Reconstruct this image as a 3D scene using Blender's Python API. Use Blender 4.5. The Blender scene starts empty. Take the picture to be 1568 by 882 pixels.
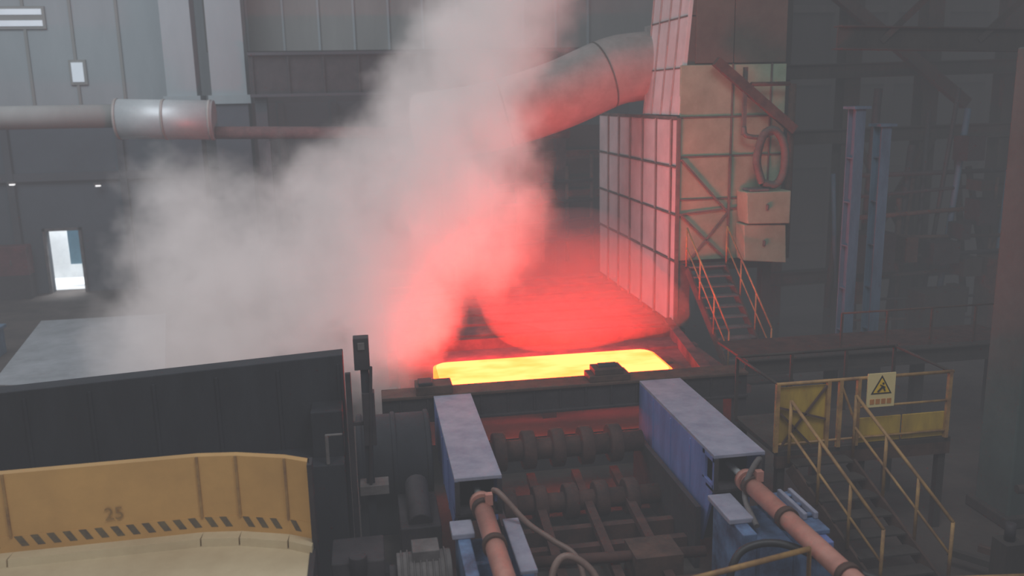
import bpy, bmesh, math, random
from mathutils import Matrix, Vector
random.seed(7)
sc=bpy.context.scene
sc.view_settings.view_transform='Standard'
C=bpy.context.collection

# ---------------------------------------------------------------- camera
cd=bpy.data.cameras.new('camera'); cam=bpy.data.objects.new('camera',cd); C.objects.link(cam)
R=Matrix.Rotation(-math.radians(9.3),3,'Z')@Matrix.Rotation(math.radians(90-12.1),3,'X')@Matrix.Rotation(-math.radians(1.2),3,'Z')
cam.matrix_world=Matrix.Translation((0,0,7))@R.to_4x4()
cd.lens=36*1358/1568; cd.sensor_width=36; cd.clip_end=200
cd.dof.use_dof=True; cd.dof.focus_distance=15.5; cd.dof.aperture_fstop=.6
sc.camera=cam

# ---------------------------------------------------------------- materials
def mat(name,c,rough=.6,metal=0.,c2=None,scale=2.,streak=False,emit=None,bump=.15,contrast=(.35,.7)):
    m=bpy.data.materials.new(name); m.use_nodes=True
    nt=m.node_tree; n=nt.nodes; l=nt.links
    b=n['Principled BSDF']; b.inputs['Roughness'].default_value=rough; b.inputs['Metallic'].default_value=metal
    if c2 is None: c2=tuple(x*.5 for x in c)
    tc=n.new('ShaderNodeTexCoord'); mp=n.new('ShaderNodeMapping')
    l.new(tc.outputs['Object'],mp.inputs[0])
    if streak: mp.inputs['Scale'].default_value=(1.6,1.6,.5)
    no=n.new('ShaderNodeTexNoise'); no.inputs['Scale'].default_value=scale; no.inputs['Detail'].default_value=6; no.inputs['Roughness'].default_value=.65
    l.new(mp.outputs[0],no.inputs['Vector'])
    r=n.new('ShaderNodeValToRGB'); r.color_ramp.elements[0].position=contrast[0]; r.color_ramp.elements[1].position=contrast[1]
    r.color_ramp.elements[0].color=(*c2,1); r.color_ramp.elements[1].color=(*c,1)
    l.new(no.outputs['Fac'],r.inputs[0]); l.new(r.outputs[0],b.inputs['Base Color'])
    if bump:
        bp=n.new('ShaderNodeBump'); bp.inputs['Strength'].default_value=bump; bp.inputs['Distance'].default_value=.03
        l.new(no.outputs['Fac'],bp.inputs['Height']); l.new(bp.outputs[0],b.inputs['Normal'])
    if emit:
        b.inputs['Emission Color'].default_value=(*emit[0],1); b.inputs['Emission Strength'].default_value=emit[1]
    return m
M={}
M['floor']=mat('concrete_floor',(.09,.07,.06),.85,0,(.045,.037,.034),.8)
M['floorpale']=mat('pale_concrete',(.34,.35,.37),.85,0,(.24,.25,.26),1.2)
M['outside']=mat('sunlit_concrete',(.75,.76,.76),.8,0,(.6,.61,.62),1.2)
M['dark']=mat('dark_steel',(.05,.042,.048),.7,0,(.024,.021,.026),2.5)
M['fardark']=mat('haze_lifted_dark_steel',(.075,.08,.095),.8,0,(.055,.06,.072),1.)  # distance haze put into the colour: dark steel lifted and blued
M['black']=mat('blackened_steel',(.027,.031,.041),.8,0,(.017,.019,.026),2,streak=True)
M['rust']=mat('rusty_steel',(.12,.066,.048),.8,0,(.05,.03,.025),3)
M['disc']=mat('reddish_roller_steel',(.10,.042,.033),.8,0,(.04,.020,.018),3)  # dark red-brown steel, mottled
M['brown']=mat('brown_steel',(.062,.050,.044),.85,0,(.032,.027,.026),1.2,streak=True)
M['maroon']=mat('maroon_steel',(.20,.09,.085),.85,0,(.095,.045,.045),2)  # maroon base with darker red mottling
M['blue']=mat('blue_painted_steel',(.20,.28,.62),.5,0,(.13,.18,.42),1.6,streak=True)
M['bluetop']=mat('pale_blue_steel',(.38,.38,.47),.7,0,(.24,.25,.34),2.2)  # paler, greyer blue for top faces, plates and ribs
M['bluegrey']=mat('blue_column_paint',(.12,.21,.31),.6,0,(.07,.12,.18),1.5,streak=True)
M['ltblue']=mat('light_blue_machine_paint',(.16,.27,.48),.5,0,(.06,.08,.15),2.5)
M['yellow']=mat('ochre_painted_steel',(.72,.43,.15),.6,0,(.58,.34,.12),1.0)
M['yelrail']=mat('yellow_handrail_paint',(.50,.30,.10),.6,0,(.22,.12,.06),3)
M['yelpan']=mat('yellow_panel_paint',(.58,.39,.05),.6,0,(.33,.21,.04),1.6,streak=True)
M['cream']=mat('cream_lining',(.74,.63,.42),.8,0,(.60,.48,.30),.9)
M['white']=mat('insulated_panel_white',(.70,.70,.69),.6,0,(.54,.54,.53),1.1,bump=.08)
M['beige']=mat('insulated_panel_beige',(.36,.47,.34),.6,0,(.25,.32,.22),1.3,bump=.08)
M['beigedk']=mat('insulated_panel_dark_beige',(.13,.115,.09),.7,0,(.085,.073,.058),.9,bump=.05)  # darker brown-beige for the upper panels
M['seam']=mat('panel_frame_dark',(.17,.15,.13),.7)
M['duct']=mat('galvanised_duct',(.42,.38,.36),.6,0,(.30,.27,.25),1.5,bump=.08)
M['shiny']=mat('aluminium_cladding',(.62,.64,.64),.45,.3,(.50,.52,.53),1.2)
M['wallpale']=mat('pale_cladding',(.38,.42,.44),.8,0,(.33,.37,.39),.5,streak=True)
M['wallwarm']=mat('warm_grey_cladding',(.31,.31,.30),.8,0,(.26,.26,.25),.5,streak=True)
M['wallblue']=mat('blue_grey_wall',(.085,.105,.13),.85,0,(.065,.079,.098),.4)
M['walldark']=mat('dark_brown_wall',(.05,.04,.037),.85,0,(.03,.024,.023),.7,streak=True)  # dark brown with darker streaks
M['olive']=mat('window_reflection_tone',(.085,.12,.115),.9,0,(.055,.08,.075),.9)  # tone of the window reflection at the right edge
M['salmon']=mat('salmon_cylinder_paint',(.60,.29,.23),.5,0,(.42,.19,.15),2)
M['rubber']=mat('rubber_hose',(.03,.03,.035),.5)
M['tanhose']=mat('tan_hose',(.30,.20,.17),.5)
M['grey']=mat('grey_machine_paint',(.18,.165,.165),.7,0,(.09,.082,.082),2.4)
M['signy']=mat('sign_cream',(.80,.66,.34),.5,0,(.72,.58,.28),2,bump=0)
M['signyel']=mat('sign_yellow',(.85,.55,.03),.5,0,(.8,.5,.03),2,bump=0)
M['signblk']=mat('sign_black',(.02,.02,.02),.5,bump=0)
M['signred']=mat('sign_orange_text',(.75,.30,.08),.5,bump=0)
M['red']=mat('red_paint',(.18,.05,.06),.6)
M['skyblue']=mat('pale_blue_door_paint',(.25,.50,.62),.5,0,(.2,.42,.54),2)
M['paint25']=mat('faded_stencil_paint',(.50,.30,.11),.7,bump=0)
M['stripe']=mat('hazard_black_paint',(.10,.08,.07),.7,0,(.20,.16,.09),6,bump=0)
M['glass']=mat('daylight_glazing',(.8,.85,.9),.3,0,(.7,.75,.8),1,emit=((.8,.9,1),.4),bump=0)
M['lamp']=mat('lamp_glow',(1,1,1),.3,0,(1,1,1),1,emit=((1,1,1),1.5),bump=0)

def hot(name,c0,c1,s):
    hm=bpy.data.materials.new(name); hm.use_nodes=True; n=hm.node_tree.nodes; l=hm.node_tree.links
    n.clear(); o=n.new('ShaderNodeOutputMaterial'); e=n.new('ShaderNodeEmission'); l.new(e.outputs[0],o.inputs[0])
    tc=n.new('ShaderNodeTexCoord'); no=n.new('ShaderNodeTexNoise'); no.inputs['Scale'].default_value=.8; no.inputs['Detail'].default_value=3
    mp=n.new('ShaderNodeMapping'); mp.inputs['Scale'].default_value=(1,2,1); l.new(tc.outputs['Object'],mp.inputs[0]); l.new(mp.outputs[0],no.inputs['Vector'])
    r=n.new('ShaderNodeValToRGB'); r.color_ramp.elements[0].position=.3; r.color_ramp.elements[0].color=(*c0,1); r.color_ramp.elements[1].position=.55; r.color_ramp.elements[1].color=(*c1,1)
    l.new(no.outputs['Fac'],r.inputs[0]); l.new(r.outputs[0],e.inputs[0]); e.inputs['Strength'].default_value=s
    return hm
M['hot']=hot('hot_steel',(1,.018,.002),(1,.028,.007),45)
M['hotedge']=hot('hot_steel_edge',(1,.05,.003),(1,.07,.01),11)

# ---------------------------------------------------------------- builder
class B:
    def __init__(s,name,bevel=0.):
        s.name=name; s.bm=bmesh.new(); s.m=[]; s.bev=bevel
    def mi(s,k):
        if k not in s.m: s.m.append(k)
        return s.m.index(k)
    def hexa(s,v8,k):
        vs=[s.bm.verts.new(v) for v in v8]; i=s.mi(k)
        for f in ((0,3,2,1),(4,5,6,7),(0,1,5,4),(1,2,6,5),(2,3,7,6),(3,0,4,7)):
            s.bm.faces.new([vs[j] for j in f]).material_index=i
    def box(s,x0,x1,y0,y1,z0,z1,k):
        s.hexa([(x0,y0,z0),(x1,y0,z0),(x1,y1,z0),(x0,y1,z0),(x0,y0,z1),(x1,y0,z1),(x1,y1,z1),(x0,y1,z1)],k)
    def beam(s,p,q,w,h,k,up=(0,0,1)):
        p=Vector(p);q=Vector(q);d=(q-p).normalized(); u=Vector(up)
        if abs(d.dot(u))>.98: u=Vector((0,1,0))
        a=d.cross(u).normalized()*w/2; b=a.cross(d).normalized()*h/2
        s.hexa([p-a-b,p+a-b,q+a-b,q-a-b,p-a+b,p+a+b,q+a+b,q-a+b],k)
    def ibeam(s,p,q,w,h,k,t=.03,up=(0,0,1)):
        p=Vector(p);q=Vector(q);d=(q-p).normalized(); u=Vector(up)
        if abs(d.dot(u))>.98: u=Vector((0,1,0))
        a=d.cross(u).normalized(); b=a.cross(d).normalized()
        s.beam(p+b*h/2,q+b*h/2,w,t,k,up); s.beam(p-b*h/2,q-b*h/2,w,t,k,up); s.beam(p,q,t,h,k,up)
    def tube(s,pts,r,k,seg=14,cap=True):
        pts=[Vector(p) for p in pts]; rs=r if isinstance(r,(list,tuple)) else [r]*len(pts)
        i=s.mi(k); rings=[]; ref=None
        for j,p in enumerate(pts):
            d=(pts[min(j+1,len(pts)-1)]-pts[max(j-1,0)]).normalized()
            if ref is None:
                ref=Vector((0,0,1)) if abs(d.z)<.9 else Vector((1,0,0))
            a=(ref-d*ref.dot(d)).normalized(); b=d.cross(a); ref=a
            rings.append([s.bm.verts.new(p+(a*math.cos(t)+b*math.sin(t))*rs[j]) for t in [2*math.pi*x/seg for x in range(seg)]])
        for A,Bq in zip(rings,rings[1:]):
            for x in range(seg):
                f=s.bm.faces.new((A[x],A[(x+1)%seg],Bq[(x+1)%seg],Bq[x])); f.material_index=i; f.smooth=True
        if cap:
            s.bm.faces.new(rings[0][::-1]).material_index=i; s.bm.faces.new(rings[-1]).material_index=i
    def prism(s,poly,axis,a,b,k):
        def P(p,t):
            return {'z':(p[0],p[1],t),'y':(p[0],t,p[1]),'x':(t,p[0],p[1])}[axis]
        i=s.mi(k)
        A=[s.bm.verts.new(P(p,a)) for p in poly]; Q=[s.bm.verts.new(P(p,b)) for p in poly]
        s.bm.faces.new(A[::-1]).material_index=i; s.bm.faces.new(Q).material_index=i
        for x in range(len(poly)):
            s.bm.faces.new((A[x],A[(x+1)%len(poly)],Q[(x+1)%len(poly)],Q[x])).material_index=i
    def done(s):
        bmesh.ops.recalc_face_normals(s.bm,faces=s.bm.faces)
        me=bpy.data.meshes.new(s.name); s.bm.to_mesh(me); s.bm.free()
        for k in s.m: me.materials.append(M[k])
        ob=bpy.data.objects.new(s.name,me); C.objects.link(ob)
        if s.bev:
            md=ob.modifiers.new('bevel','BEVEL'); md.width=s.bev; md.segments=2; md.limit_method='ANGLE'
        return ob
def smooth(pts,n=8):
    P=[Vector(p) for p in pts]; P=[P[0]*2-P[1]]+P+[P[-1]*2-P[-2]]; out=[]
    for i in range(1,len(P)-2):
        for t in range(n):
            t/=n; a,b,c,d=P[i-1:i+3]
            out.append(.5*((2*b)+(c-a)*t+(2*a-5*b+4*c-d)*t*t+(3*b-a-3*c+d)*t**3))
    out.append(P[-2]); return out

# ---------------------------------------------------------------- room shell
b=B('floor'); b.box(-22,26,0,41,-.2,0,'floor'); b.done()
b=B('wall_back')
b.box(-22,-12.05,36,36.3,0,7,'wallblue'); b.box(-10.86,26,36,36.3,0,7,'wallblue'); b.box(-12.05,-10.86,36,36.3,2.4,7,'wallblue')
for x in range(-21,11,2):
    if not -12.6<x<-10.3: b.box(x-.12,x+.12,35.75,36,0,7,'fardark')
b.box(-22,12,35.8,36,4.3,4.6,'fardark')
b.box(-22,-5.5,36,36.3,7,16,'wallpale')
b.box(-5.5,10,36,36.3,7,8.9,'fardark')
b.box(-5.5,26,35.4,36.3,8.9,16,'wallwarm')
b.box(10,26,36,36.3,7,8.9,'wallwarm')
for i in range(12): b.box(-5.3+i*1.3,-5.22+i*1.3,35.33,35.4,8.9,16,'wallpale')
for i in range(10): b.box(-21.5+i*1.6,-21.4+i*1.6,35.92,36,7,16,'wallwarm')
b.done()
b=B('wall_left'); b.box(-22.3,-22,0,36,0,16,'wallpale')
for i in range(9): b.ibeam((-21.7,2+i*3.7,0),(-21.7,2+i*3.7,15),.4,.4,'bluegrey')
b.done()
b=B('wall_right'); b.box(26,26.3,0,36,0,16,'walldark')
for i in range(9): b.ibeam((25.7,2+i*3.7,0),(25.7,2+i*3.7,15),.4,.4,'brown')
b.done()
b=B('wall_partition'); b.box(10.6,26,27,27.3,0,16,'walldark')
for i in range(9): b.box(11.2+i*1.8,11.5+i*1.8,26.7,27,0,16,'brown')
for z in (2.2,4.6,7.2,9.4): b.box(10.6,26,26.75,27,z,z+.22,'brown')
b.done()
b=B('window_1'); b.box(-13.0,-11.2,35.85,35.9,9.9,10.1,'glass'); b.box(-13.0,-11.2,35.85,35.9,10.3,10.5,'glass'); b.box(-13.1,-11.1,35.9,35.98,9.8,10.6,'wallwarm'); b.done()
b=B('window_2'); b.box(-10.4,-10.0,35.85,35.9,7.9,8.6,'glass'); b.box(-10.5,-9.9,35.9,35.98,7.8,8.7,'wallwarm'); b.done()
b=B('door_1')
b.box(-12.15,-12.05,35.85,35.99,0,2.5,'grey'); b.box(-10.86,-10.76,35.85,35.99,0,2.5,'grey'); b.box(-12.15,-10.76,35.85,35.99,2.4,2.5,'grey')
b.box(-11.75,-10.9,37.4,37.46,.85,2.6,'skyblue'); b.done()
b=B('exterior_wall'); b.box(-14,-9,39,39.2,0,4,'outside'); b.box(-14,-9,36.4,39,0.0,.02,'outside'); b.done()

for x0,x1 in ((-6.6,-5.6),(-5.1,-3.9)):
    b=B('concrete_pillar'); b.box(x0,x1,33.2,34.2,0,7.1,'wallblue'); b.box(x0,x1,33.2,34.2,7.1,16,'wallpale'); b.box(x0-.12,x1+.12,33.1,34.3,7.0,7.3,'wallpale'); b.done()

b=B('crane_girder'); b.box(-3.7,10,32.5,33.2,7.3,8.6,'dark'); b.box(-3.7,10,32.3,33.4,8.6,8.7,'fardark'); b.box(-3.7,10,32.3,33.4,7.2,7.3,'fardark')
for i in range(11): b.box(-3.6+i*1.2,-3.54+i*1.2,32.4,32.5,7.3,8.6,'dark')
for x in (-3.4,9.7): b.box(x-.2,x+.2,32.6,33.1,0,7.2,'fardark')
b.done()

b=B('insulated_pipe')
b.tube([(-18,30,6.75),(-7.5,30,6.7)],.36,'wallwarm',20)
b.tube([(-7.5,30,6.6),(-4.6,30,6.5)],.62,'shiny',28)
for x in (-7.5,-6.1,-4.7): b.tube([(x-.04,30,6.6-(x+7.5)*.035),(x+.04,30,6.6-(x+7.5)*.035)],.64,'duct',28)
b.tube([(-4.6,30,6.1),(7,30,5.8)],.2,'maroon',20)
for x in (-14,-3,0,3): b.box(x-.08,x+.08,29.9,30.1,0,5.8,'fardark')
b.done()

b=B('extraction_duct')
path=smooth([(1.6,24.8,6.25),(3.4,24.2,6.5),(5.2,24,7.0),(6.7,24,7.6),(7.4,24.1,7.74),(8.2,24.15,7.8)],8)
b.tube(path,.92,'duct',36)
for i in (10,23):
    d=(path[i+1]-path[i]).normalized(); b.tube([path[i]-d*.02,path[i]+d*.02],.935,'seam',36)
b.done()

# ---------------------------------------------------------------- panelled cooling enclosure
b=B('insulated_panel_enclosure',.012)
XP=7.6; Y0=20.9; Y1=28.2
rows=[1.25,2.9,4.07,5.25,6.42]
cols=[Y0,21.35,22.5,23.65,24.8,25.95,27.1,Y1]
b.box(XP+.06,10.3,Y0+.06,Y1,2.9,6.42,'seam'); b.box(XP+.06,XP+.4,Y0+.06,Y1,1.2,2.9,'seam')
for i in range(4):
    for j in range(7):
        o=random.uniform(0,.02)
        b.box(XP-o,XP+.08,cols[j]+.03,cols[j+1]-.03,rows[i]+.03,rows[i+1]-.03,'white')
for y in cols[1:-1]: b.box(XP-.05,XP,y-.045,y+.045,1.25,6.42,'duct'); b.box(XP-.052,XP,y-.062,y-.045,1.25,6.42,'seam')
for z in rows[1:-1]: b.box(XP-.055,XP,Y0,Y1,z-.022,z+.022,'seam')
b.box(XP-.12,XP+.1,Y0,Y1,1.1,1.22,'rust'); b.box(XP-.05,XP+.02,Y0,Y1,6.40,6.48,'seam')
fx=[7.62,8.95,9.95,10.35]; fz=[2.9,4.45,5.5,6.45,7.7]
for i in range(4):
    for j in range(3):
        o=random.uniform(0,.02)
        b.box(fx[j]+.02,fx[j+1]-.02,Y0-o,Y0+.08,fz[i]+.02,fz[i+1]-.02,'beige')
for x in fx[1:3]: b.box(x-.022,x+.022,Y0-.04,Y0,2.9,7.7,'seam')
for z in fz[1:4]: b.box(7.62,10.35,Y0-.045,Y0,z-.02,z+.02,'seam')
b.box(7.9,10.35,Y0+.08,23.5,6.42,7.7,'seam')
for (ya,yb) in ((20.9,21.5),(21.5,22.2),(22.2,22.95),(22.95,23.6)):
    b.hexa([(XP,ya+.03,6.5),(XP+.1,ya+.03,6.5),(XP+.1,yb-.03,6.5),(XP,yb-.03,6.5),
            (XP+.35,ya+.03,10.5),(XP+.45,ya+.03,10.5),(XP+.45,yb-.03,10.5),(XP+.35,yb-.03,10.5)],'white')
    b.beam((XP-.01,yb,6.5),(XP+.34,yb,10.5),.05,.05,'duct')
for z in (7.6,8.8):
    b.box(XP+.05+(z-6.5)*.0875-.07,XP+.2+(z-6.5)*.0875,20.95,23.6,z,z+.04,'seam')
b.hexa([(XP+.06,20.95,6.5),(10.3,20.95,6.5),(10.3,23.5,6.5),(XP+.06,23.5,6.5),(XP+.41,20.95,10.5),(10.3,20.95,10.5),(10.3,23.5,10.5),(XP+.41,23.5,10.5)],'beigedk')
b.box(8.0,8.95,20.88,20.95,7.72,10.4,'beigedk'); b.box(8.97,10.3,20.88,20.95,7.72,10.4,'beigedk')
b.box(8.1,9.2,23.6,25.2,6.5,8.9,'duct')
b.beam((XP,Y0-.03,1.2),(XP,Y0-.03,6.45),.09,.09,'seam')
b.beam((7.65,20.82,5.45),(8.9,20.82,4.1),.05,.05,'seam'); b.beam((7.65,20.82,4.1),(8.9,20.82,2.9),.05,.05,'seam')
b.beam((8.9,20.82,4.1),(7.9,20.82,2.9),.05,.05,'seam'); b.beam((8.92,20.82,2.9),(8.92,20.82,5.5),.06,.06,'seam')
b.beam((7.65,20.82,4.1),(10.3,20.82,4.3),.04,.04,'seam')
b.done()
b=B('enclosure_support_frame')
for x,y in ((10.1,21.2),(10.1,27.8),(8.2,27.8)): b.ibeam((x,y,0),(x,y,2.88),.25,.25,'brown')
b.box(8.05,10.2,21.1,21.3,2.6,2.88,'brown')
b.done()
b=B('enclosure_plinth'); b.box(7.65,7.95,21.1,28.0,0,1.08,'brown'); b.box(7.6,8.0,21.0,28.1,0,.12,'rust'); b.done()
b=B('junction_cabinet',.02)
b.hexa([(9.15,20.3,2.95),(10.25,20.3,2.85),(10.25,20.8,2.85),(9.15,20.8,2.95),(9.1,20.3,3.85),(10.2,20.3,3.8),(10.2,20.8,3.8),(9.1,20.8,3.85)],'beige')
b.hexa([(9.15,20.2,3.88),(10.25,20.2,3.85),(10.25,20.8,3.85),(9.15,20.8,3.88),(9.1,20.2,4.65),(10.25,20.2,4.65),(10.25,20.8,4.65),(9.1,20.8,4.65)],'beige')
b.box(9.2,9.7,20.22,20.7,4.65,4.72,'grey')
b.box(9.6,9.66,20.12,20.2,4.2,4.35,'seam'); b.box(9.6,9.66,20.22,20.3,3.3,3.45,'seam')
b.done()
b=B('hanging_pipework')
b.beam((8.35,20.5,7.75),(10.35,20.4,6.1),.2,.22,'rust')
b.beam((9.1,20.5,7.6),(9.1,20.5,6.0),.09,.09,'seam')
b.tube(smooth([(9.1,20.5,6.2),(9.15,20.45,6.0),(9.5,20.4,5.95),(9.8,20.4,6.05)]),.06,'seam',10)
b.tube(smooth([(9.55,20.35,4.85),(9.4,20.35,5.4),(9.55,20.35,6.0),(9.85,20.35,6.1),(10.1,20.35,5.7),(10.1,20.35,5.1),(9.9,20.35,4.8),(9.55,20.35,4.85)],8),.1,'seam',10,False)
b.tube([(9.2,20.4,7.2),(10.2,20.4,7.2)],.05,'rust',8)
b.tube([(10.42,20.7,2.9),(10.42,20.7,7.2)],.09,'rust',10)
b.done()

# ---------------------------------------------------------------- stairs
def stairs(name,p_top,p_bot,w,nst,rail,step='brown',railh=.95,rt=.022):
    b=B(name); t=Vector(p_top); q=Vector(p_bot); wv=Vector((w,0,0))
    for i in range(nst+1):
        c=t.lerp(q,i/nst); b.box(c.x+.03,c.x+w-.03,c.y-.13,c.y+.13,c.z-.03,c.z,step)
    for off in (Vector((0,0,0)),wv): b.beam(t+off-Vector((0,0,.08)),q+off-Vector((0,0,.08)),.05,.2,'rust')
    for off in (Vector((-.03,0,0)),wv+Vector((.03,0,0))):
        up=Vector((0,0,railh)); b.tube([t+off+up,q+off+up],rt,rail,8); b.tube([t+off+up*.5,q+off+up*.5],rt*.8,rail,8)
        for i in range(4):
            c=t.lerp(q,i/3)+off; b.tube([c,c+up],rt,rail,8)
    return b
b=stairs('steel_staircase',(7.75,20.5,2.85),(8.1,18.6,.72),.98,10,'yelrail',step='grey'); b.box(7.7,8.9,20.5,20.8,2.8,2.86,'brown'); b.box(8.0,9.2,17.6,18.5,.68,.74,'brown')
for x in (8.05,9.15): b.box(x-.04,x+.04,17.7,17.8,0,.7,'brown')
b.done()
# ---------------------------------------------------------------- deck behind slab
b=B('furnace_discharge_deck')
b.box(.3,7.45,18.3,28,1.0,1.25,'maroon')
for i in range(9): b.box(.3,7.45,18.9+i*1.05,19.15+i*1.05,1.25,1.31,'maroon')
b.box(.3,7.3,19.9,20.1,1.25,1.5,'rust'); b.box(.3,.5,18.3,28,1.25,1.75,'rust')
b.box(6.55,7.45,16.0,18.3,1.1,1.25,'maroon')
b.prism([(6.55,16.2),(6.8,16.2),(7.45,20.8),(7.25,20.8)],'z',1.25,1.5,'maroon')
for x in (.6,3.8,7.2):
    for y in (18.5,23,27.6): b.box(x-.15,x+.15,y-.15,y+.15,0,1.0,'dark')
b.done()
b=B('descaling_header_frame')
for x in (5.4,6.9): b.ibeam((x,31,0),(x,31,6),.35,.35,'dark')
for z in (2.2,3.6,5.0): b.ibeam((2,31.1,z),(9,31.1,z),.25,.25,'rust')
for i in range(7): b.tube([(2.6+i*.9,30.8,1.2),(2.6+i*.9,30.8,5.0-.2*(i%3))],.07,'rust',10)
for i in range(4): b.tube([(4.6,30.7,1.9+i*.7),(8,30.7,2.0+i*.7)],.06,'dark',8)
b.box(2,9,31.4,31.6,0,6.0,'walldark')
b.done()

b=B('hot_steel_slab',.03)
def rrect(x0,x1,y0,y1,r,n=5):
    out=[]
    for cx,cy,a0 in ((x1-r,y1-r,0),(x0+r,y1-r,90),(x0+r,y0+r,180),(x1-r,y0+r,270)):
        for i in range(n+1):
            a=math.radians(a0+90*i/n); out.append((cx+r*math.cos(a),cy+r*math.sin(a)))
    return out
b.prism(rrect(1.2,5.97,16.25,17.95,.28),'z',1.33,1.57,'hotedge')
b.prism(rrect(1.26,5.90,16.30,17.90,.26),'z',1.57,1.60,'hot')
b.done()
def roller(b,y,z,x0,x1,r,k,k2=None):
    b.tube([(x0,y,z),(x1,y,z)],r*.55,k,20)
    n=int((x1-x0)/.5)
    for i in range(n):
        x=x0+.25+i*(x1-x0-.25)/n; b.tube([(x-.11,y,z),(x-.09,y,z),(x+.09,y,z),(x+.11,y,z)],[r*.93,r,r,r*.93],k2 or k,28)
b=B('table_roller_bed')
for y in (16.5,17.1,17.7): b.tube([(.7,y,1.11),(6.4,y,1.11)],.21,'maroon',24)
b.box(.5,.7,16.1,18.2,0.,1.35,'rust'); b.box(6.3,6.5,15.9,18.2,0.,1.3,'rust')
b.box(.5,6.5,15.6,15.7,0,.7,'dark')  # added skirt plate, keeps the slab's glow out of the pit
b.done()
b=B('disc_roller_table')
roller(b,14.3,1.0,1.8,4.62,.34,'disc')
roller(b,13.3,.45,1.8,4.62,.30,'disc')
for y in (13.8,12.6,12.0): b.box(1.72,4.6,y-.07,y+.07,.1,.35,'disc')
b.box(1.68,1.78,11.6,14.7,0,1.0,'dark'); b.box(4.6,4.68,11.6,14.7,0,1.0,'dark')
for x in (2.5,3.3,4.0): b.beam((x+.1,14.3,.5),(x-.1,9.6,.25),.14,.12,'disc')
b.box(1.8,4.6,10.6,10.8,.15,.4,'disc'); b.box(2.2,2.9,9.6,10.5,.02,.45,'dark'); b.box(3.5,4.2,11.0,11.6,.02,.6,'rust')
b.tube([(1.9,11.4,.5),(4.6,11.2,.5)],.08,'disc',12); b.tube([(2.0,10.2,.4),(4.6,10.0,.4)],.07,'dark',12)
b.done()

b=B('shear_cross_beam',.02)
b.box(.1,6.9,15.0,15.4,1.42,1.88,'dark'); b.box(.1,6.9,14.94,15.46,1.84,1.90,'rust'); b.box(.1,6.9,14.94,15.46,1.40,1.46,'dark')
for i in range(14): b.box(.4+i*.48,.44+i*.48,14.97,15.0,1.46,1.84,'dark')
b.box(3.85,4.62,14.98,15.42,1.9,2.02,'rust'); b.box(3.95,4.5,15.0,15.4,2.02,2.13,'rust'); b.tube([(4.05,15.2,2.13),(4.4,15.2,2.13)],.07,'dark',12)
b.box(.7,1.35,14.95,15.4,1.9,2.06,'rust'); b.box(.75,1.0,14.98,15.3,2.06,2.12,'dark')
b.box(.1,.4,15.0,15.4,0,1.4,'dark'); b.box(6.6,6.9,15.0,15.4,0,1.4,'dark')
b.done()
b=B('drive_drum_housing',.02)
b.tube([(-.35,14.05,1.15),(.85,14.05,1.15)],.75,'black',32); b.box(-.35,.85,13.6,14.5,0,.8,'black')
for x in (-.3,.25,.8): b.tube([(x-.04,14.05,1.15),(x+.04,14.05,1.15)],.78,'black',32)
b.done()

def guide(x0,x1,zb,ztop,side_window):
    b=B('side_guide_beam',.012)
    y0,y1=11.35,14.9; t=.05
    b.box(x0,x1,y0,y1,ztop-t,ztop,'bluetop')
    b.box(x0,x0+t,y0+.45,y1,zb,ztop-t,'blue'); b.box(x1-t,x1,y0+.45,y1,zb,ztop-t,'blue')
    b.hexa([(x0,y0+.02,ztop-.55),(x0+t,y0+.02,ztop-.55),(x0+t,y0+.45,zb),(x0,y0+.45,zb),(x0,y0+.02,ztop-.47),(x0+t,y0+.02,ztop-.47),(x0+t,y0+.45,ztop-.47),(x0,y0+.45,ztop-.47)],'blue')
    if side_window:
        b.box(x0,x0+t,y0,y0+.06,ztop-.55,ztop-t,'blue'); b.box(x0,x0+t,y0+.36,y0+.45,ztop-.5,ztop-t,'blue'); b.box(x0,x0+t,y0,y0+.45,ztop-.12,ztop-t,'blue')
    else:
        b.box(x0,x0+t,y0,y0+.45,ztop-.5,ztop-t,'blue')
    b.box(x1-t,x1,y0,y0+.45,ztop-.5,ztop-t,'blue')
    b.box(x0+t,x1-t,y0+.5,y0+.6,zb,ztop-t,'black')
    b.box(x0,x0+.07,y0-.01,y0,ztop-.55,ztop-t,'dark'); b.box(x1-.07,x1,y0-.01,y0,ztop-.55,ztop-t,'dark')
    b.box(x0,x1,y0-.01,y0+.3,ztop-.58,ztop-.53,'dark')
    for y in (12.3,13.2,14.1): b.box(x0-.012,x0,y-.02,y+.02,zb,ztop-.1,'blue')
    b.done()
guide(1.0,1.66,1.0,1.9,False)
guide(4.76,5.54,.35,1.9,True)

def cyl(x,z,dz):
    b=B('hydraulic_cylinder')
    b.tube([(x,11.8,z),(x,11.15,z)],.05,'shiny',16)
    b.tube([(x,11.2,z),(x,11.1,z)],.16,'salmon',24)
    b.tube([(x,11.1,z),(x,7.0,z+dz)],.125,'salmon',28)
    for y in (10.95,9.9,8.4):
        zz=z+dz*(11.1-y)/4.1
        b.tube([(x,y+.05,zz),(x,y-.05,zz)],.155,'rust',24)
    b.box(x+.02,x+.12,10.85,10.95,z+.1,z+.25,'salmon')
    b.done()
cyl(1.34,1.60,.1); cyl(5.17,1.57,.08)

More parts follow.
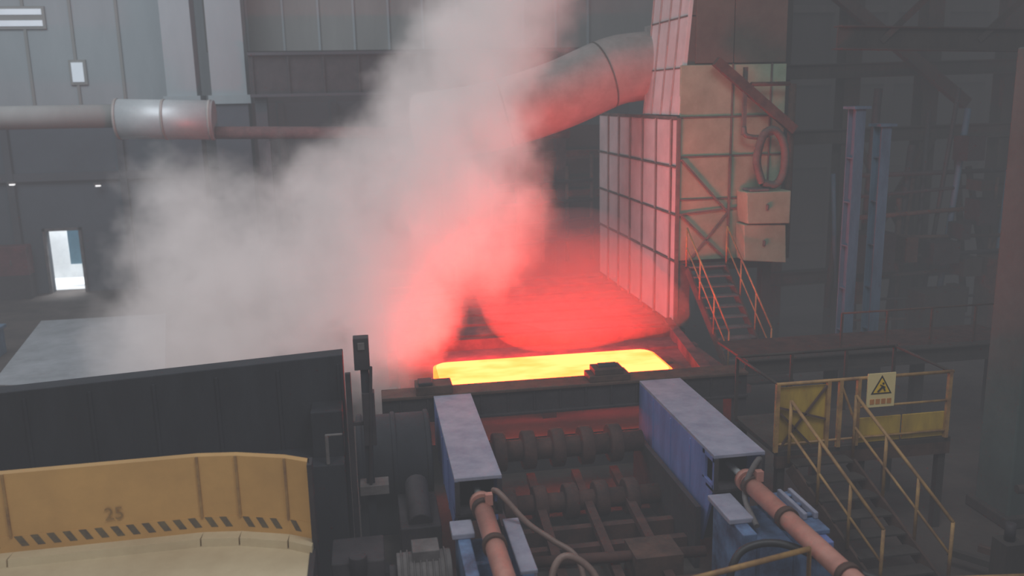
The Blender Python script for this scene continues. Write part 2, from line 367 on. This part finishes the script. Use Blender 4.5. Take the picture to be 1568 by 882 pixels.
b=B('cylinder_mount_bracket',.015)
b.box(.95,1.12,9.6,11.0,.0,1.38,'ltblue'); b.box(1.62,1.78,9.6,11.0,.0,1.38,'ltblue')
b.box(.95,1.78,9.6,11.0,.75,.85,'bluetop')
for y in (9.7,10.3,10.9): b.box(1.12,1.62,y-.04,y+.04,.85,1.2,'ltblue')
b.box(.88,1.18,10.6,11.0,1.38,1.46,'bluetop'); b.box(1.6,1.82,9.6,11,1.36,1.42,'bluetop')
for y in (9.8,10.2,10.6): b.box(1.78,1.84,y-.04,y+.04,.6,1.36,'bluetop')
b.done()
b=B('cylinder_mount_bracket',.015)
b.box(4.72,4.92,10.2,11.25,0,1.25,'ltblue'); b.box(5.4,5.6,9.4,11.25,0,1.25,'ltblue'); b.box(4.92,5.4,10.1,11.25,0,1.12,'ltblue')
b.box(4.65,5.0,10.5,11.3,1.25,1.33,'bluetop'); b.box(5.38,5.85,10.0,11.2,1.25,1.32,'ltblue')
b.box(5.6,5.8,9.8,11.1,.3,1.25,'blue')
b.box(5.62,5.68,10.3,11.1,1.32,1.42,'bluetop'); b.box(5.78,5.84,10.3,11.1,1.32,1.42,'bluetop')
for i in range(3): b.box(5.68,5.78,10.35+i*.3,10.42+i*.3,1.34,1.38,'ltblue')
b.done()
b=B('hydraulic_hose'); b.tube(smooth([(1.5,11.1,1.8),(1.58,10.95,1.8),(1.9,10.75,1.45),(2.2,10.6,1.25),(2.5,10.4,1.05),(2.55,10.1,.6),(2.5,10.0,.3)]),.04,'tanhose',12); b.done()
b=B('hydraulic_hose'); b.tube(smooth([(1.9,9.3,.9),(2.0,9.6,1.35),(2.2,9.7,1.5),(2.5,9.6,1.3),(2.6,9.3,.9),(2.6,9.1,.3)]),.045,'tanhose',12); b.done()
b=B('hydraulic_hose'); b.tube(smooth([(5.3,11.05,1.75),(5.28,11.0,1.95),(5.1,10.95,1.7),(5.05,10.9,1.4),(5.0,10.4,1.25)]),.04,'grey',12); b.done()
b=B('hydraulic_hose'); b.tube(smooth([(4.3,9.7,.6),(4.38,9.75,1.1),(4.6,9.8,1.3),(5.0,9.7,1.36),(5.4,9.2,1.34),(5.9,8.6,1.3),(6.5,8.2,1.2),(7.5,7.9,.8)]),.05,'rubber',12); b.done()

# ---------------------------------------------------------------- left foreground
b=B('blackened_splash_barrier',.015)
b.hexa([(-8,13,0),(-.46,13,0),(-.46,13.35,0),(-8,13.35,0),(-8,13,2.93),(-.46,13,3.3),(-.46,13.35,3.3),(-8,13.35,2.93)],'black')
for i in range(9): b.box(-7.6+i*.88,-7.55+i*.88,12.97,13.0,0,2.85+i*.04,'black')
b.box(-8,-.5,12.2,12.95,0,1.9,'black'); b.box(-.95,-.5,12.5,13.0,0,2.6,'black')
b.box(-.75,-.7,12.2,12.25,1.9,2.35,'grey'); b.box(-.75,-.5,12.2,12.25,2.33,2.36,'grey'); b.box(-2.6,-2.57,12.15,12.2,1.9,2.2,'grey')
b.done()
b=B('ochre_trough')
P=[(-8.0,11.1),(-4.62,11.18),(-2.32,11.24),(-1.83,11.17),(-1.2,10.95),(-.88,10.75)]
zt,zf=2.57,1.42
for (a,c) in zip(P,P[1:]):
    b.hexa([(a[0],a[1],zf-.5),(c[0],c[1],zf-.5),(c[0],c[1]+.12,zf-.5),(a[0],a[1]+.12,zf-.5),(a[0],a[1],zt),(c[0],c[1],zt),(c[0],c[1]+.12,zt),(a[0],a[1]+.12,zt)],'yellow')
    b.hexa([(a[0],a[1]-.22,zf),(c[0]-.02,c[1]-.22,zf),(c[0],c[1],zf),(a[0],a[1],zf),(a[0],a[1]-.2,zf+.1),(c[0]-.02,c[1]-.2,zf+.1),(c[0],c[1],zf+.1),(a[0],a[1],zf+.1)],'cream')
    d=Vector((c[0]-a[0],c[1]-a[1],0)); L=d.length; d.normalize(); nrm=Vector((d.y,-d.x,0))*.006
    b.hexa([Vector((a[0],a[1],zf+.1))+nrm,Vector((c[0],c[1],zf+.1))+nrm,Vector((c[0],c[1],zf+.1)),Vector((a[0],a[1],zf+.1)),Vector((a[0],a[1],zf+.32))+nrm,Vector((c[0],c[1],zf+.32))+nrm,Vector((c[0],c[1],zf+.32)),Vector((a[0],a[1],zf+.32))],'yellow')
    s=.03
    while s+.16<L:
        p=Vector((a[0],a[1],0))+d*s+nrm*1.6; z0,z1=zf+.17,zf+.31
        A=[p+Vector((0,0,z1)),p+d*.09+Vector((0,0,z1)),p+d*.17+Vector((0,0,z0)),p+d*.08+Vector((0,0,z0))]
        vs=[b.bm.verts.new(v) for v in A]; b.bm.faces.new(vs).material_index=b.mi('stripe'); s+=.19
    b.beam((c[0],c[1]-.012,zf+.3),(c[0],c[1]-.012,zt),.03,.02,'yelrail')
b.prism([(-8,7),(-.93,7),(-.93,10.75),(-1.2,10.93),(-1.83,11.15),(-2.32,11.22),(-8,11.08)],'z',zf-.5,zf,'cream')
b.box(-.93,-.86,7,10.8,0,zf+.02,'dark'); b.box(-.9,-.84,10.65,10.9,0,zt,'dark')
for x in (-7,-4,-1.2): b.box(x-.1,x+.1,7.2,10.9,0,1,'dark')
ob=b.done()
tx=bpy.data.curves.new('stencil_number','FONT'); tx.body='25'; tx.size=.24; tx.extrude=.001; tx.align_x='CENTER'
to=bpy.data.objects.new('stencil_number',tx); to.location=(-3.38,11.19,1.83); to.rotation_euler=(math.radians(90),0,.026); tx.materials.append(M['paint25']); C.objects.link(to); to.parent=ob

b=B('signal_post',.01)
b.box(-.2,-.08,12.35,12.45,0,3.3,'black'); b.box(-.28,-.06,12.3,12.5,3.25,3.72,'dark'); b.box(-.22,-.12,12.28,12.3,3.55,3.66,'grey')
b.box(-.2,-.02,12.3,12.5,2.1,2.9,'dark'); b.box(-.42,-.34,12.35,12.43,0,3.2,'dark'); b.box(-.42,-.05,12.36,12.42,2.4,2.46,'dark')
b.box(-.3,.12,12.25,12.55,1.35,1.5,'grey'); b.tube([(-.14,12.3,1.5),(-.05,12.3,3.3)],.025,'dark',8); b.box(-.3,.1,12.25,12.55,0,.1,'dark')
b.done()
b=B('drive_motor',.02)
b.tube([(.15,10.6,.9),(.85,10.6,.9)],.34,'grey',24); b.box(.2,.8,10.3,10.9,0,.6,'grey'); b.box(.35,.7,10.45,10.8,1.15,1.35,'grey')
for i in range(8): b.tube([(.2+i*.08,10.6,.9),(.22+i*.08,10.6,.9)],.37,'grey',24)
b.tube([(.05,10.6,.9),(.15,10.6,.9)],.2,'dark',20)
b.done()
b=B('gearbox_housing',.02)
b.box(-.75,.0,10.8,11.9,0,.7,'dark'); b.prism([(10.8,.7),(11.8,.7),(11.6,1.05),(10.9,1.05)],'x',-.7,0,'dark')
b.tube([(-.35,10.9,.8),(-.35,10.9,1.15)],.12,'dark',14); b.box(.25,.85,12,13.2,0,.9,'dark'); b.tube([(.55,12.1,.9),(.55,13.1,1.1)],.18,'dark',14)
b.done()

# ---------------------------------------------------------------- right platform with railing
b=B('operator_platform')
b.box(6.05,9.0,12.0,13.6,1.5,1.58,'brown'); b.box(6.05,9.0,12.0,12.1,1.3,1.5,'rust')
for x in (6.15,7.5,8.9):
    for y in (12.1,13.5): b.box(x-.06,x+.06,y-.06,y+.06,0,1.5,'brown')
b.done()
b=B('yellow_safety_railing')
zt=2.67
for x in (6.02,6.85,7.05,7.35,8.9): b.box(x-.03,x+.03,11.97,12.03,1.58,zt,'yelrail')
b.tube([(6.0,12,zt),(8.95,12,zt)],.028,'yelrail',10); b.tube([(7.35,12,2.2),(8.9,12,2.2)],.02,'yelrail',8)
b.tube([(6.0,12,1.7),(8.95,12,1.7)],.02,'yelrail',8)
b.box(6.06,6.84,12.03,12.06,1.65,2.6,'yelpan'); b.box(7.4,8.12,12.03,12.06,1.6,2.0,'yelpan'); b.box(8.16,8.88,12.03,12.06,1.6,2.0,'yelpan')
b.beam((6.08,11.99,1.65),(6.82,11.99,2.6),.03,.03,'rust'); b.beam((6.08,11.99,2.2),(6.6,11.99,1.65),.03,.03,'rust'); b.beam((6.05,11.99,2.3),(6.85,11.99,2.05),.03,.03,'rust')
b.beam((7.05,11.99,2.6),(7.35,11.99,1.9),.03,.03,'yelrail')
for x in (6.02,8.9): b.tube([(x,12,zt),(x,13.5,zt)],.025,'brown',8)
b.tube([(6.0,13.5,zt),(8.95,13.5,zt)],.025,'brown',8)
for x in (6.02,7.0,8.0,8.9): b.box(x-.025,x+.025,13.48,13.52,1.58,zt,'brown')
b.done()
b=stairs('platform_staircase',(6.2,11.85,1.45),(6.85,10.3,0.06),1.0,7,'yelrail',railh=1.0,rt=.026); b.done()

b=B('warning_sign')
b.box(7.44,7.90,11.90,11.92,2.22,2.76,'signy')
def tri(cx,cz,r): return [(cx+r*math.cos(math.radians(a)),cz+r*math.sin(math.radians(a))) for a in (90,210,330)]
b.prism(tri(7.67,2.53,.20),'y',11.895,11.9,'signblk'); b.prism(tri(7.67,2.53,.155),'y',11.89,11.895,'signyel')
b.beam((7.60,11.885,2.47),(7.69,11.885,2.56),.02,.02,'signblk'); b.beam((7.69,11.885,2.55),(7.72,11.885,2.48),.02,.02,'signblk'); b.beam((7.64,11.885,2.58),(7.72,11.885,2.54),.015,.015,'signblk'); b.tube([(7.69,11.882,2.60),(7.69,11.89,2.60)],.017,'signblk',12)
for i in range(4): b.box(7.49+i*.095,7.56+i*.095,11.893,11.9,2.27,2.35,'signred')
b.box(7.6,7.64,11.92,11.97,2.3,2.7,'yelrail')
b.done()

b=B('steel_walkway')
b.ibeam((7.3,16.0,1.65),(13.5,16.0,1.65),.25,.3,'brown'); b.box(7.3,13.5,16.1,17.4,1.75,1.8,'disc')
for x in (9.5,11.5,13.3): b.ibeam((x,16.6,0),(x,16.6,1.75),.2,.2,'brown')
for x in (9.4,10.4,11.4,12.4,13.4): b.box(x-.02,x+.02,16.08,16.12,1.8,2.6,'rust')
b.tube([(9.4,16.1,2.6),(13.4,16.1,2.6)],.02,'rust',8)
b.done()
for (x,y,ztop) in ((10.95,18.5,6.6),(11.6,18.5,6.2)):
    b=B('blue_steel_column'); b.box(x-.12,x+.12,y-.02,y+.02,1.0,ztop,'bluegrey'); b.box(x-.12,x+.12,y+.28,y+.32,1.0,ztop,'bluegrey'); b.box(x-.015,x+.015,y,y+.3,1.0,ztop,'bluegrey'); b.box(x-.2,x+.2,y-.1,y+.4,0,1.0,'brown'); b.box(x-.2,x+.2,y-.1,y+.4,ztop,ztop+.06,'bluegrey')
    for i in range(5): b.box(x-.11,x+.11,y+.02,y+.28,1.5+i,1.53+i,'bluegrey')
    b.done()
b=B('mill_stand_frame')
for x in (10.9,12.9,15.2,17.6): b.ibeam((x,22.5,0),(x,22.5,10.5),.45,.45,'brown')
for z in (2.0,5.8,7.5,9.6): b.ibeam((10.6,22.3,z),(20,22.3,z+.1),.3,.35,'brown')
b.beam((11,21.9,10.2),(16,21.9,6.6),.25,.3,'brown'); b.beam((12.9,22,2),(15.2,22,5.8),.15,.2,'brown'); b.beam((15.2,22,2),(12.9,22,5.8),.12,.15,'brown')
for i in range(26):
    x=12+i*.33; z=random.uniform(3,7.2); b.tube([(x,21.6+random.uniform(-.5,.5),z),(x+random.uniform(-.6,.6),21.6,random.uniform(.3,2.5))],random.uniform(.04,.12),random.choice(['brown','rust','dark','dark','bluegrey']),8)
for i in range(8):
    z=1+i*.55; b.tube([(12.5,21.2,z),(19,21.0+.1*i,z+random.uniform(-.2,.3))],random.uniform(.03,.07),random.choice(['brown','rust','dark']),8)
for i in range(12):
    x=random.uniform(12.3,18); z=random.uniform(.5,5.5); w_=random.uniform(.25,.8); b.box(x,x+w_,20.7,21.3,z,z+random.uniform(.2,.7),random.choice(['brown','dark','rust','disc']))
b.box(14.2,15.4,20.4,21.2,0,1.8,'brown'); b.box(12.3,13.4,20.6,21.4,2.4,3.4,'dark'); b.box(16.2,17.4,20.2,21.2,0,2.6,'rust')
b.done()
b=B('overhead_service_beam')
b.ibeam((10.9,19.6,8.2),(20,19.6,8.0),.4,.5,'brown'); b.ibeam((10.9,19.0,9.4),(20,19.0,9.6),.3,.4,'brown')
for x in (12,14.5,17): b.beam((x,19.6,8.1),(x+1.4,19.3,9.5),.1,.14,'brown')
b.ibeam((19.8,19.4,0),(19.8,19.4,9.6),.4,.4,'brown')
b.done()
b=B('brown_pipe_rack')
for i in range(5):
    y=10.2+i*.25; b.tube([(9.6,y,.5+.12*i),(14,y-.5,.4+.12*i)],.06+.01*(i%3),['rust','brown','dark'][i%3],10)
for i in range(7): b.beam((8.3+i*.5,10.9,.25),(10.5+i*.5,8.2,.2),.09,.1,['brown','rust','dark'][i%3])
for x in (8.5,9.2,10.1): b.box(x-.15,x+.15,9.8,10.1,0,.9,'brown'); b.tube([(x,9.95,.9),(x,9.95,1.15)],.07,'dark',10)
b.done()
b=B('reflection_stand_in',.03); b.box(10.0,10.8,11.8,12.6,0,7.6,'olive'); b.box(9.9,10.9,11.7,12.7,0,.2,'brown'); b.done()  # stand-in box for a blurry window reflection, not a real column

b=B('foreground_handrail'); b.tube([(3.0,8.6,1.62),(4.95,8.9,1.72),(5.0,8.95,.8),(5.0,8.95,0)],.035,'yelrail',10); b.tube([(3.0,8.6,1.62),(3.0,8.6,0)],.03,'yelrail',10); b.done()
b=B('foreground_handrail'); b.tube([(6.35,8.3,1.5),(7.6,8.3,1.4)],.035,'yelrail',10); b.tube([(6.35,8.3,1.5),(6.35,8.3,0)],.03,'yelrail',10); b.tube([(7.6,8.3,1.4),(7.6,8.3,0)],.03,'yelrail',10); b.done()

b=B('loading_ramp'); b.prism([(-9.3,22.5),(-5.0,21.5),(-6.6,29.6),(-10.4,29.6)],'z',0,.35,'floorpale'); b.prism([(-9.3,22.45),(-5.0,21.45),(-5.0,21.5),(-9.3,22.5)],'z',0,.42,'grey'); b.done()
b=B('blue_container_box',.02); b.box(-13,-10.6,26.2,27.2,0,.8,'bluegrey'); b.box(-13.1,-10.55,26.1,27.3,.75,.85,'bluegrey')
for i in range(5): b.box(-12.8+i*.5,-12.75+i*.5,26.15,26.2,0,.75,'dark')
b.done()
b=B('red_tool_cabinet',.02); b.box(-13.6,-12.5,35,35.6,.9,2.0,'red'); b.box(-13.6,-12.5,35,35.6,0,.9,'dark'); b.box(-13.1,-13.05,34.97,35,1.3,1.5,'grey'); b.done()
for x,z in ((-12.9,4.2),(-9.9,4.05)):
    b=B('wall_lamp'); b.box(x-.08,x+.08,35.6,35.75,z,z+.06,'lamp'); b.box(x-.12,x+.12,35.55,35.75,z+.06,z+.14,'grey'); b.done()

# ---------------------------------------------------------------- steam plume
blobs=[(2.9,18.3,10.4,2.05),(2.7,18.3,8.6,2.05),(2.0,18,7.1,2.1),(1.3,18,5.8,2.15),(2.2,18,4.9,2.1),
(.7,17.9,3.7,2.3),(.1,17.5,2.4,1.9),
(-3.5,18.2,4.9,1.6),(-3.2,18.2,3.5,2.0),(-4.2,18,2.4,1.85),(-2.5,17.6,2.3,1.9),(-1.4,18,3.7,2.1),(-.8,18,5.2,1.6)]
bm=bmesh.new()
for (x,y,z,r) in blobs:
    bmesh.ops.create_icosphere(bm,subdivisions=3,radius=r*1.1,matrix=Matrix.Translation((x,y,z)))
me=bpy.data.meshes.new('steam_plume'); bm.to_mesh(me); bm.free()
so=bpy.data.objects.new('steam_plume',me); C.objects.link(so)
md=so.modifiers.new('merge','REMESH'); md.mode='VOXEL'; md.voxel_size=.25
sm=bpy.data.materials.new('steam'); sm.use_nodes=True; N=sm.node_tree.nodes; L=sm.node_tree.links; N.clear()
def math_(op,a,b_=None,c=None,clamp=False):
    m=N.new('ShaderNodeMath'); m.operation=op; m.use_clamp=clamp
    for i,v in enumerate((a,b_,c)):
        if v is None: continue
        if isinstance(v,(int,float)): m.inputs[i].default_value=v
        else: L.new(v,m.inputs[i])
    return m.outputs[0]
pos=N.new('ShaderNodeTexCoord').outputs['Object']
no=N.new('ShaderNodeTexNoise'); no.inputs['Scale'].default_value=.9; no.inputs['Detail'].default_value=3; no.inputs['Roughness'].default_value=.6
L.new(pos,no.inputs['Vector'])
s=N.new('ShaderNodeVectorMath'); s.operation='MULTIPLY_ADD'; L.new(no.outputs['Color'],s.inputs[0]); s.inputs[1].default_value=(2.6,2.6,2.6); s.inputs[2].default_value=(-1.3,-1.3,-1.3)
ad=N.new('ShaderNodeVectorMath'); ad.operation='ADD'; L.new(pos,ad.inputs[0]); L.new(s.outputs[0],ad.inputs[1]); p=ad.outputs[0]
acc=None
for (x,y,z,r) in blobs:
    v=N.new('ShaderNodeVectorMath'); v.operation='DISTANCE'; L.new(p,v.inputs[0]); v.inputs[1].default_value=(x,y,z)
    f=math_('MULTIPLY_ADD',v.outputs['Value'],-1/r,1.0,True)
    acc=f if acc is None else math_('ADD',acc,f)
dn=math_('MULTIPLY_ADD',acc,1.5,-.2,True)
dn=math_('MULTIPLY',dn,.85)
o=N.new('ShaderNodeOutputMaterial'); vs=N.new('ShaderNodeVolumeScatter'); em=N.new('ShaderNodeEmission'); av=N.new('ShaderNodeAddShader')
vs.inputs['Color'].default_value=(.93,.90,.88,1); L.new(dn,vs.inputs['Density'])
em.inputs[0].default_value=(.95,.82,.80,1); L.new(math_('MULTIPLY',dn,.26),em.inputs[1])  # steam made to glow by itself, in place of scattered light
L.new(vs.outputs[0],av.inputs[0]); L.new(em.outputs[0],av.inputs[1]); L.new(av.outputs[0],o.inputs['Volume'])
sm.cycles.volume_step_rate=1.0
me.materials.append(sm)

m=bpy.data.materials.new('thin_steam'); m.use_nodes=True; n=m.node_tree.nodes; n.clear(); l=m.node_tree.links
o=n.new('ShaderNodeOutputMaterial'); a=n.new('ShaderNodeVolumeScatter'); a.inputs['Color'].default_value=(.9,.85,.85,1); a.inputs['Density'].default_value=.07
l.new(a.outputs[0],o.inputs['Volume']); M['mist']=m
bm=bmesh.new(); bmesh.ops.create_icosphere(bm,subdivisions=4,radius=1)
for v in bm.verts:
    n_=.12*math.sin(v.co.x*5+1)*math.sin(v.co.z*4)+.1*math.sin(v.co.y*6)
    v.co*=1+n_; v.co=Vector((4.4+v.co.x*2.6,20.3+v.co.y*4.2,2.95+v.co.z*1.4))
me=bpy.data.meshes.new('thin_steam_bank'); bm.to_mesh(me); bm.free(); me.materials.append(M['mist'])
C.objects.link(bpy.data.objects.new('thin_steam_bank',me))

# ---------------------------------------------------------------- light and hall haze (world volume)
w=bpy.data.worlds.new('hazy_hall_air'); sc.world=w; w.use_nodes=True
n=w.node_tree.nodes; l=w.node_tree.links; bg=n['Background']; bg.inputs[0].default_value=(.87,.9,1,1); bg.inputs[1].default_value=.0
ab=n.new('ShaderNodeVolumeAbsorption'); ab.inputs['Color'].default_value=(0,0,0,1); ab.inputs['Density'].default_value=.014
em=n.new('ShaderNodeEmission'); em.inputs[0].default_value=(.91,.93,1,1); em.inputs[1].default_value=.0030  # haze glows by itself, standing in for ambient light
ad=n.new('ShaderNodeAddShader'); l.new(ab.outputs[0],ad.inputs[0]); l.new(em.outputs[0],ad.inputs[1]); l.new(ad.outputs[0],n['World Output'].inputs['Volume'])
def area(name,loc,target,size,power,col):
    ld=bpy.data.lights.new(name,'AREA'); ld.shape='RECTANGLE'; ld.size=size[0]; ld.size_y=size[1]; ld.energy=power; ld.color=col
    ob=bpy.data.objects.new(name,ld); ob.location=loc; ob.rotation_euler=(Vector(target)-Vector(loc)).to_track_quat('-Z','Y').to_euler(); C.objects.link(ob)
area('roof_skylight',(-10,22,15.5),(-8,30,4),(12,10),2000,(.85,.93,1))
area('panel_fill',(4,6,14),(8,19,3),(5,4),700,(.95,.98,1))  # added fill lamp for the beige panels
area('trough_fill',(-5,4,12),(-3.5,11,1.5),(3,2),260,(1,.96,.88))  # added fill lamp, brightens the trough
area('door_daylight',(-11.5,38,5),(-11.5,38,0),(3,1.5),900,(.95,.98,1))
area('deck_red_fill',(3.6,18.15,1.9),(4.2,24,1.6),(4.6,.5),380,(1,.04,.05))  # added red lamp behind the slab, reddens the deck
